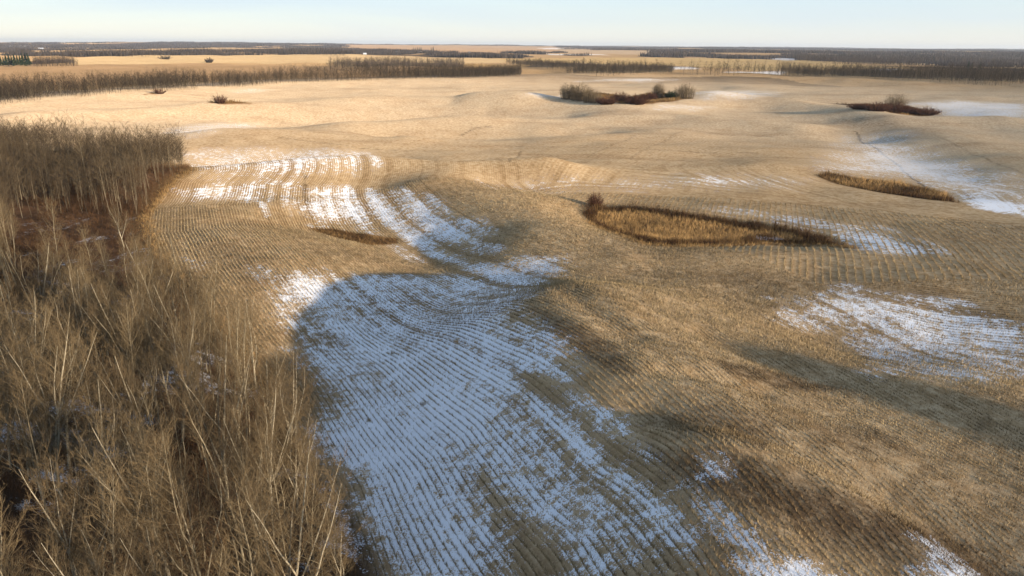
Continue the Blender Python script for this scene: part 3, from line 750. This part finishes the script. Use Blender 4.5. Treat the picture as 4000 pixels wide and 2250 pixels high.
reeds('grass_patch', ISLET2, 3.0, (.8, 1.8), 'tiny brown grass strip near the tree belt at upper left', 'grass', lambda X, Y, d: (np.full(len(X), .35), 1.0), w=.4, spread=2)
reeds('thicket_grass', THICKET, 1.8, (.7, 1.6), 'brown grass under the willow thicket on the upper field', 'grass', lambda X, Y, d: (np.clip(.3 + .4 * vnoise(X, Y, 12, 4), 0, 1), 1.0), w=.2, spread=1.6)
reeds('thicket_grass', THICKET2, 1.8, (.7, 1.6), 'dark grass around the red thicket at upper right', 'grass', lambda X, Y, d: (np.clip(.25 + .4 * vnoise(X, Y, 12, 4), 0, 1), 1.0), w=.2, spread=1.6)
# pale grass fringe along the wood edge and the near rim of the slough
brim = path((1475, 530), (1505, 524), (1600, 527), (1760, 548), (1950, 575), (2090, 603)); qx, qy = [], []
for (ax, ay), (bx, by) in zip(brim[:-1], brim[1:]):
    n = int(math.hypot(bx - ax, by - ay) * 5); t = rng.random(n)
    qx.append(ax + (bx - ax) * t + rng.normal(0, .9, n)); qy.append(ay + (by - ay) * t + rng.normal(0, .9, n))
qx = np.concatenate(qx); qy = np.concatenate(qy)
tufts('slough_brush', qx, qy, rng.uniform(.8, 2.2, len(qx)) * (1 + .4 * vnoise(qx, qy, 5, 2)), 16, .9, .05, M_under, 'dark brown leafless brush along the back rim of the big reed slough', 'brush')
fx, fy = [], []
pp = [p for p in EDGE if 70 < p[1] < 235]
for (ax, ay), (bx, by) in zip(pp[:-1], pp[1:]):
    n = int(math.hypot(bx - ax, by - ay) * 9); t = rng.random(n)
    fx.append(ax + (bx - ax) * t + rng.normal(0, .8, n)); fy.append(ay + (by - ay) * t + rng.normal(0, .8, n))
rim = path((1480, 556), (1560, 592), (1620, 614), (1700, 620), (1930, 612), (2060, 618), (2150, 624))
for (ax, ay), (bx, by) in zip(rim[:-1], rim[1:]):
    n = int(math.hypot(bx - ax, by - ay) * 12); t = rng.random(n)
    fx.append(ax + (bx - ax) * t + rng.normal(0, .7, n)); fy.append(ay + (by - ay) * t - 0.8 + rng.normal(0, .7, n))
fx = np.concatenate(fx); fy = np.concatenate(fy)
tufts('verge_grass', fx, fy, rng.uniform(.4, 1.0, len(fx)), 6, .6, .06, M_reed, 'fringe of pale gold dead grass along the field margins', 'grass', tint=rng.uniform(.2, .8, len(fx)))

# ------------------------------------------------------------------ bushes on the fields
def bush_mesh(seed, h, wide, n_st=60, tw=9, w=0.10, up=.45, dome=.45):
    r = np.random.default_rng(seed); B = []; T = []; W = []
    for i in range(n_st):
        a = r.uniform(0, 6.28); q = r.random() ** .5; tip = np.array([math.cos(a) * q * wide, math.sin(a) * q * wide, h * (1 - dome * q * q) * r.uniform(.6, 1.08)])
        b = np.array([math.cos(a) * q * wide * up, math.sin(a) * q * wide * up, -0.1]); B.append(b); T.append(tip); W.append(w)
        for k in range(tw):
            f = r.uniform(.3, .95); p = b + (tip - b) * f; d = r.normal(0, 1, 3) * np.array([1, 1, .6]) + (tip - b) / h * 1.1; d /= np.linalg.norm(d)
            B.append(p); T.append(p + d * h * r.uniform(.12, .3)); W.append(w * .5)
    return np.array(B), np.array(T), np.array(W)
def bush(name, u, v, h, wide, mat, label, cat='bush', group=None, seed=1, **k):
    X, Y = at(u, v); B, T, W = bush_mesh(seed, h, wide, **k)
    st = np.arange(len(B)) % (k.get('tw', 9) + 1) == 0
    e = bpy.data.objects.new(name, None); col.objects.link(e); e.location = (X, Y, h1(X, Y)); e.rotation_euler[2] = seed * 1.3
    for nm, s in (('stems', st), ('twigs', ~st)):
        me = blade_mesh(nm, B[s], T[s], W[s]); link(nm, me, [mat], e)
    return tag(e, label, cat, group)
bush('bush', 1497, 521, 3.8, 2.2, M_redtw, 'lone round bare bush at the left tip of the big reed slough', seed=2, n_st=170, w=.09)
bush('bush', 553, 260, 5.5, 4.5, M_redtw, 'lone round bush on the small grass patch of the pale upper field', seed=3, w=.3)
bush('bush', 400, 236, 4, 5, M_redtw, 'small dark bush on the strip below the tree belt at upper left', seed=4, w=.4)
bush('bush', 415, 149, 9, 16, M_farw, 'small dark bush in the far pale field, the left of two', seed=5, w=1.2)
bush('bush', 526, 158, 10, 9, M_farw, 'round dark bush on the far field boundary, the right of two', seed=6, w=1.2)
g1 = 'bushes of the willow thicket on the upper field'
for k, (u, v, h, wd, m, lab) in enumerate([
    (1432, 249, 10, 6, M_tanw, 'tall tan willow clump at the left end of the thicket'),
    (1462, 253, 10.5, 7, M_tanw, 'tall rounded tan willow, second from the left end of the thicket'),
    (1490, 258, 8, 6, M_tanw, 'lower tan willow sloping down to the red bushes'),
    (1525, 262, 4.5, 7, M_redtw, 'low red-brown bush right of the tan willows'),
    (1560, 258, 7, 9, M_redtw, 'rounded dark red bush in the middle of the thicket'),
    (1600, 262, 6, 9, M_redtw, 'dark red bush right of the rounded red one, by the grass tip'),
    (1632, 254, 6, 6, M_redtw, 'small red bush under the tall bare clump'),
    (1655, 248, 11, 4.5, M_tanw, 'tall thin tan clump standing between red bushes'),
    (1690, 247, 5, 6, M_spruce, 'low dark green bush between the two tall thin clumps'),
    (1722, 248, 10, 7, M_tanw, 'tall thin tan clump at the right end of the thicket')]):
    bush('willow_bush', u, v, h, wd, m, lab, group=g1, seed=20 + k, n_st=240, tw=8, **(dict(w=.16, up=.85, dome=.3) if m is M_tanw else dict(w=.3)))
g2 = 'bushes of the red thicket at upper right'
for k, (u, v, h, wd, m, lab) in enumerate([
    (2165, 274, 3.5, 8, M_redtw, 'low red-brown bush at the left end of the right thicket'),
    (2205, 279, 5, 8, M_redtw, 'dark red bush left of the tall clump in the right thicket'),
    (2245, 283, 6, 9, M_redtw, 'dark red bush in front of the tall thin clump'),
    (2252, 276, 11, 7, M_tanw, 'tall thin twiggy clump rising from the right thicket'),
    (2285, 288, 5.5, 8, M_redtw, 'dark red bush right of the tall clump in the right thicket'),
    (2330, 289, 5, 9, M_redtw, 'dark bush at the right end of the right thicket')]):
    bush('willow_bush', u, v, h, wd, m, lab, group=g2, seed=40 + k, n_st=240, tw=8, **(dict(w=.13, up=.85, dome=.3) if m is M_tanw else dict(w=.3)))
for k, (u, v, s) in enumerate([(1066, 1018, .55), (928, 1060, .4), (988, 890, .35)]):
    bush('weed_clump', u, v, s, s, M_straw, ['largest tan weed tuft on the snow, right of the other two', 'small dark weed tuft low on the snow near the wood edge', 'small weed tuft highest on the snow slope'][k], 'weed', seed=60 + k, n_st=40, w=.03)

# ------------------------------------------------------------------ tree belts and far woods
def belt(name, poly, step, h, limbs, twigs, wf, label, mt=None, mc=None, cr=.2, low=.25, cat='wood', taper=0.0):
    X, Y = scatter(poly, step, 1.0); k = vnoise(X, Y, 30, 6) > -0.62; X, Y = X[k], Y[k]
    hh = rng.uniform(h[0] * .75, h[1] * 1.1, len(X)) * (1 + .25 * vnoise(X, Y, 45, 3)) * (1 - taper * sstep(-150, 120, X))
    return wood_stuff(name, X, Y, hh, limbs, twigs, wf, mt or M_belttr, mc or M_beltw, label, cat, cr, low)
B1 = path((-60, 285), (0, 268), (120, 252), (200, 246), (400, 229), (700, 211), (900, 205), (1100, 198), (1310, 191), (1310, 186), (1100, 191), (900, 198), (700, 203), (400, 219), (200, 230), (0, 238), (-60, 238))
belt('tree_belt', B1, 2.9, (10, 13), 18, 9, 1.5, 'long belt of bare poplars with pale trunks along the far side of the field', taper=.3, low=.12)
belt('grove', path((830, 178), (1000, 180), (1168, 174), (1168, 168), (1120, 166), (860, 167), (822, 173)), 7, (11, 15), 16, 8, 2.6, 'grey-brown bare grove standing alone in the tan field beyond the belt', mc=M_farw)
belt('tree_belt', path((1335, 172), (1420, 182), (1490, 193), (1640, 188), (1700, 184), (1680, 176), (1500, 172), (1400, 167), (1275, 160), (1272, 163)), 6, (10, 13), 16, 8, 2.6, 'dark bare belt behind the middle of the skyline crest')
belt('tree_belt', path((1700, 189), (1800, 191), (1900, 187), (2100, 194), (2300, 203), (2640, 216), (2640, 190), (2400, 184), (2280, 190), (2050, 186), (1880, 183)), 5.5, (10, 16), 18, 9, 2.4, 'dark bare wood widening to the right behind the field crest')
belt('wood', path((1995, 153), (2130, 163), (2310, 166), (2320, 158), (2120, 150), (2010, 148)), 11, (11, 15), 10, 3, 5, 'dark bare wood on the far tan fields at right', mt=M_farw, mc=M_farw)
belt('wood', path((80, 170), (200, 168), (185, 158), (90, 156)), 8, (11, 14), 12, 3, 4, 'brown bare wood beside the spruces at far left', mt=M_beltw, mc=M_farw)
belt('wood', path((390, 142), (640, 139), (870, 141), (860, 132), (620, 130), (400, 132)), 14, (11, 15), 9, 3, 7, 'far grey-brown wood between two pale fields, upper left', mt=M_farw, mc=M_farw)
belt('wood', path((150, 146), (400, 143), (400, 138), (160, 140)), 14, (8, 12), 9, 3, 7, 'thin far line of grey trees left of the broad wood', mt=M_farw, mc=M_farw)
# woods merging towards the horizon
def far_woods():
    N = 90000; a = rng.uniform(R(-40), R(40), N); q = rng.random(N)
    rr = 2100 * (20000 / 2100) ** q; X, Y = rr * np.sin(a), rr * np.cos(a)
    m = vnoise(X, Y, 330, 11.0) + 0.6 * vnoise(X, Y, 140, 2.0) + 0.5 * vnoise(X, Y, 900, 5.0)
    bias = 0.22 - 0.30 * sstep(-0.1, 0.5, a) - 0.3 * sstep(5000, 9000, rr)
    k = (m > bias)
    for pl, _ in FIELDS: k &= ~inside(X, Y, pl)
    for pl in FARSNOW: k &= ~inside(X, Y, pl)
    X, Y, rr = X[k], Y[k], rr[k]; Z = H(X, Y); n = len(X); B = []; T = []; W = []
    hh = rng.uniform(8, 14, n) * (1 + .35 * vnoise(X, Y, 220, 8)); wd = np.clip(rr / 350, 4, 22)
    for j in range(14):
        ox, oy = rng.normal(0, 1, (2, n)) * wd; f = rng.uniform(.7, 1.1, n)
        B.append(np.stack([X + ox, Y + oy, Z - 1], 1)); T.append(np.stack([X + ox * 1.15, Y + oy * 1.15, Z + hh * f], 1)); W.append(wd * .38)
    me = blade_mesh('far_woods', np.vstack(B), np.vstack(T), np.concatenate(W), np.tile(rng.random(n), 14))
    tag(link('far_woods', me, [M_farw]), 'patchwork of dark leafless woods running to the horizon', 'woods', kind='stuff')
far_woods()

# ------------------------------------------------------------------ spruces and farm buildings
def spruce_mesh(seed, h=1.0):
    r = np.random.default_rng(seed); B = []; T = []; W = []
    for i in range(260):
        t = r.random() ** .8; a = r.uniform(0, 6.28); L = 0.24 * (1 - t) + 0.015
        p = np.array([0, 0, .06 + .92 * t]); B.append(p + np.array([0, 0, .03])); T.append(p + np.array([math.cos(a) * L, math.sin(a) * L, -0.05 - .03 * r.random()])); W.append(0.06)
    return blade_mesh('spruce_crown', np.array(B) * h, np.array(T) * h, np.array(W) * h)
SP = []
for i in range(3):
    v, f = tube([(0, 0, -.03), (0, 0, .4), (0, 0, 1.0)], [.02, .014, .003], 5); tm = mesh_np('spruce_trunk', v, f); tm.materials.append(M_bark)
    cm = spruce_mesh(i); cm.materials.append(M_spruce); SP.append((tm, cm))
def spruces(pts, h, label, group):
    for k, (u, v) in enumerate(pts):
        X, Y = at(u, v); s = h * rng.uniform(.8, 1.2)
        tree('spruce_tree', SP[k % 3], X, Y, k, s * 1.3, label, 'tree', group, sz=s)
spruces([(4 + 7.0 * k, 164 + (k % 3) * 1.2) for k in range(11)], 17, 'dark green spruce in the close row at the far left edge', 'spruces in the row at far left')
spruces([(1041 + 4.6 * k, 131) for k in range(5)] + [(1085, 131), (1090, 131)], 22, 'tall dark spruce sheltering the far farmyard', 'spruces by the farmyard')
spruces([(1098, 132), (1106, 132), (1113, 132), (1119, 132)], 13, 'shorter dark spruce trailing right of the far farmyard', 'shorter spruces right of the farmyard')
spruces([(2432, 186), (2441, 186), (2462, 187)], 16, 'dark spruce poking above the bare wood at upper right', 'spruces in the right-hand wood')
def plain(name, c, rough=.7):
    g = NT(name); P = g.new('ShaderNodeTexCoord').outputs['Object']
    cc = g.mix(g.noise(P, 1.5, 3), c, tuple(v * .8 for v in c)); g.l.new(cc, g.b.inputs['Base Color']); g.b.inputs['Roughness'].default_value = rough; return g.m
M_white = plain('white_siding', (.78, .78, .76)); M_roof = plain('grey_roofing', (.16, .16, .17)); M_glass = plain('dark_glass', (.03, .035, .04), .2); M_red = plain('red_boards', (.25, .07, .05))
M_wroof = plain('white_metal_roof', (.75, .76, .78), .4)
def house(u, v, L, W, h, rot, wall, roof, label, cat='house', chimney=True):
    X, Y = at(u, v); e = bpy.data.objects.new('farm_house' if cat == 'house' else 'barn', None); col.objects.link(e); e.location = (X, Y, h1(X, Y)); e.rotation_euler[2] = rot
    l, w, p = L / 2, W / 2, W * .35
    V = [(-l, -w, -1), (l, -w, -1), (l, w, -1), (-l, w, -1), (-l, -w, h), (l, -w, h), (l, w, h), (-l, w, h), (-l, 0, h + p), (l, 0, h + p)]
    me = bpy.data.meshes.new('wall'); me.from_pydata(V, [], [(0, 1, 5, 4), (1, 2, 6, 9, 5), (2, 3, 7, 6), (3, 0, 4, 8, 7)]); link('wall', me, [wall], e)
    o, t = .5, .25; w2 = w + o; l2 = l + o; zl = h - p / w * o
    V = [(-l2, -w2, zl), (l2, -w2, zl), (l2, 0, h + p), (-l2, 0, h + p), (-l2, w2, zl), (l2, w2, zl)]; V += [(a, b, c + t) for a, b, c in V]
    F = [(0, 1, 2, 3), (3, 2, 5, 4), (6, 9, 8, 7), (9, 10, 11, 8), (0, 6, 7, 1), (4, 5, 11, 10), (0, 3, 9, 6), (3, 4, 10, 9), (1, 7, 8, 2), (2, 8, 11, 5)]
    V = [(a, b, c + .01) for a, b, c in V]
    me = bpy.data.meshes.new('roof'); me.from_pydata(V, [], F); rf = link('roof', me, [roof], e)
    def box(nm, x0, x1, y0, y1, z0, z1, m, par):
        V = [(x, y, z) for z in (z0, z1) for x, y in ((x0, y0), (x1, y0), (x1, y1), (x0, y1))]
        me = bpy.data.meshes.new(nm); me.from_pydata(V, [], [(3, 2, 1, 0), (4, 5, 6, 7), (0, 1, 5, 4), (1, 2, 6, 5), (2, 3, 7, 6), (3, 0, 4, 7)]); return link(nm, me, [m], par)
    if chimney: box('chimney', -l * .4, -l * .4 + .8, -.4, .4, h, h + p + 1.2, M_red, rf)
    k = 3 if L < 16 else 5
    for i in range(k):
        xx = -l + L * (i + .5) / k
        if i == k // 2: box('door', xx - .6, xx + .6, -w - .06, -w + .05, 0, 2.2, M_red if cat == 'house' else M_glass, e)
        else: box('window', xx - .7, xx + .7, -w - .06, -w + .05, h * .4, h * .4 + 1.2, M_glass, e)
    return tag(e, label, cat)
house(1072, 132, 18, 11, 6, .2, M_white, M_roof, 'white farmhouse with grey roof between the far spruces')
house(1056, 133, 12, 8, 3.5, -.3, M_white, M_wroof, 'low white shed just left of the far farmhouse', 'shed', False)
house(1086, 133, 14, 9, 4, .5, M_white, M_wroof, 'pale outbuilding just right of the far farmhouse', 'shed', False)
house(1180, 134, 9, 7, 3.5, .1, M_white, M_roof, 'tiny lone white shed right of the farmyard', 'shed', False)
house(998, 132, 12, 6, 3, .1, M_white, M_wroof, 'tiny white shed out in the field left of the farmyard', 'shed', False)
house(104, 126, 22, 13, 6, .15, M_white, M_wroof, 'large white barn alone on the skyline fields at upper left', 'barn', False)
house(918, 137, 10, 6, 2.6, .1, M_white, M_wroof, 'low white building half hidden by the far wood', 'shed', False)

# ------------------------------------------------------------------ the air
def haze():
    x0, x1, y0, y1, z0, z1 = -15500, 15500, -600, 22500, -60, 110
    V = [(x, y, z) for z in (z0, z1) for x, y in ((x0, y0), (x1, y0), (x1, y1), (x0, y1))]
    me = bpy.data.meshes.new('haze'); me.from_pydata(V, [], [(3, 2, 1, 0), (4, 5, 6, 7), (0, 1, 5, 4), (1, 2, 6, 5), (2, 3, 7, 6), (3, 0, 4, 7)])
    m = bpy.data.materials.new('haze_air'); m.use_nodes = True; t = m.node_tree; t.nodes.remove(t.nodes['Principled BSDF'])
    v = t.nodes.new('ShaderNodeVolumePrincipled'); v.inputs['Color'].default_value = (0.80, 0.86, 0.95, 1); v.inputs['Density'].default_value = HAZE
    v.inputs['Anisotropy'].default_value = 0.2
    t.links.new(v.outputs[0], t.nodes['Material Output'].inputs['Volume'])
    o = link('haze', me, [m]); tag(o, 'thin winter haze over the far country', 'haze', kind='stuff')
haze()
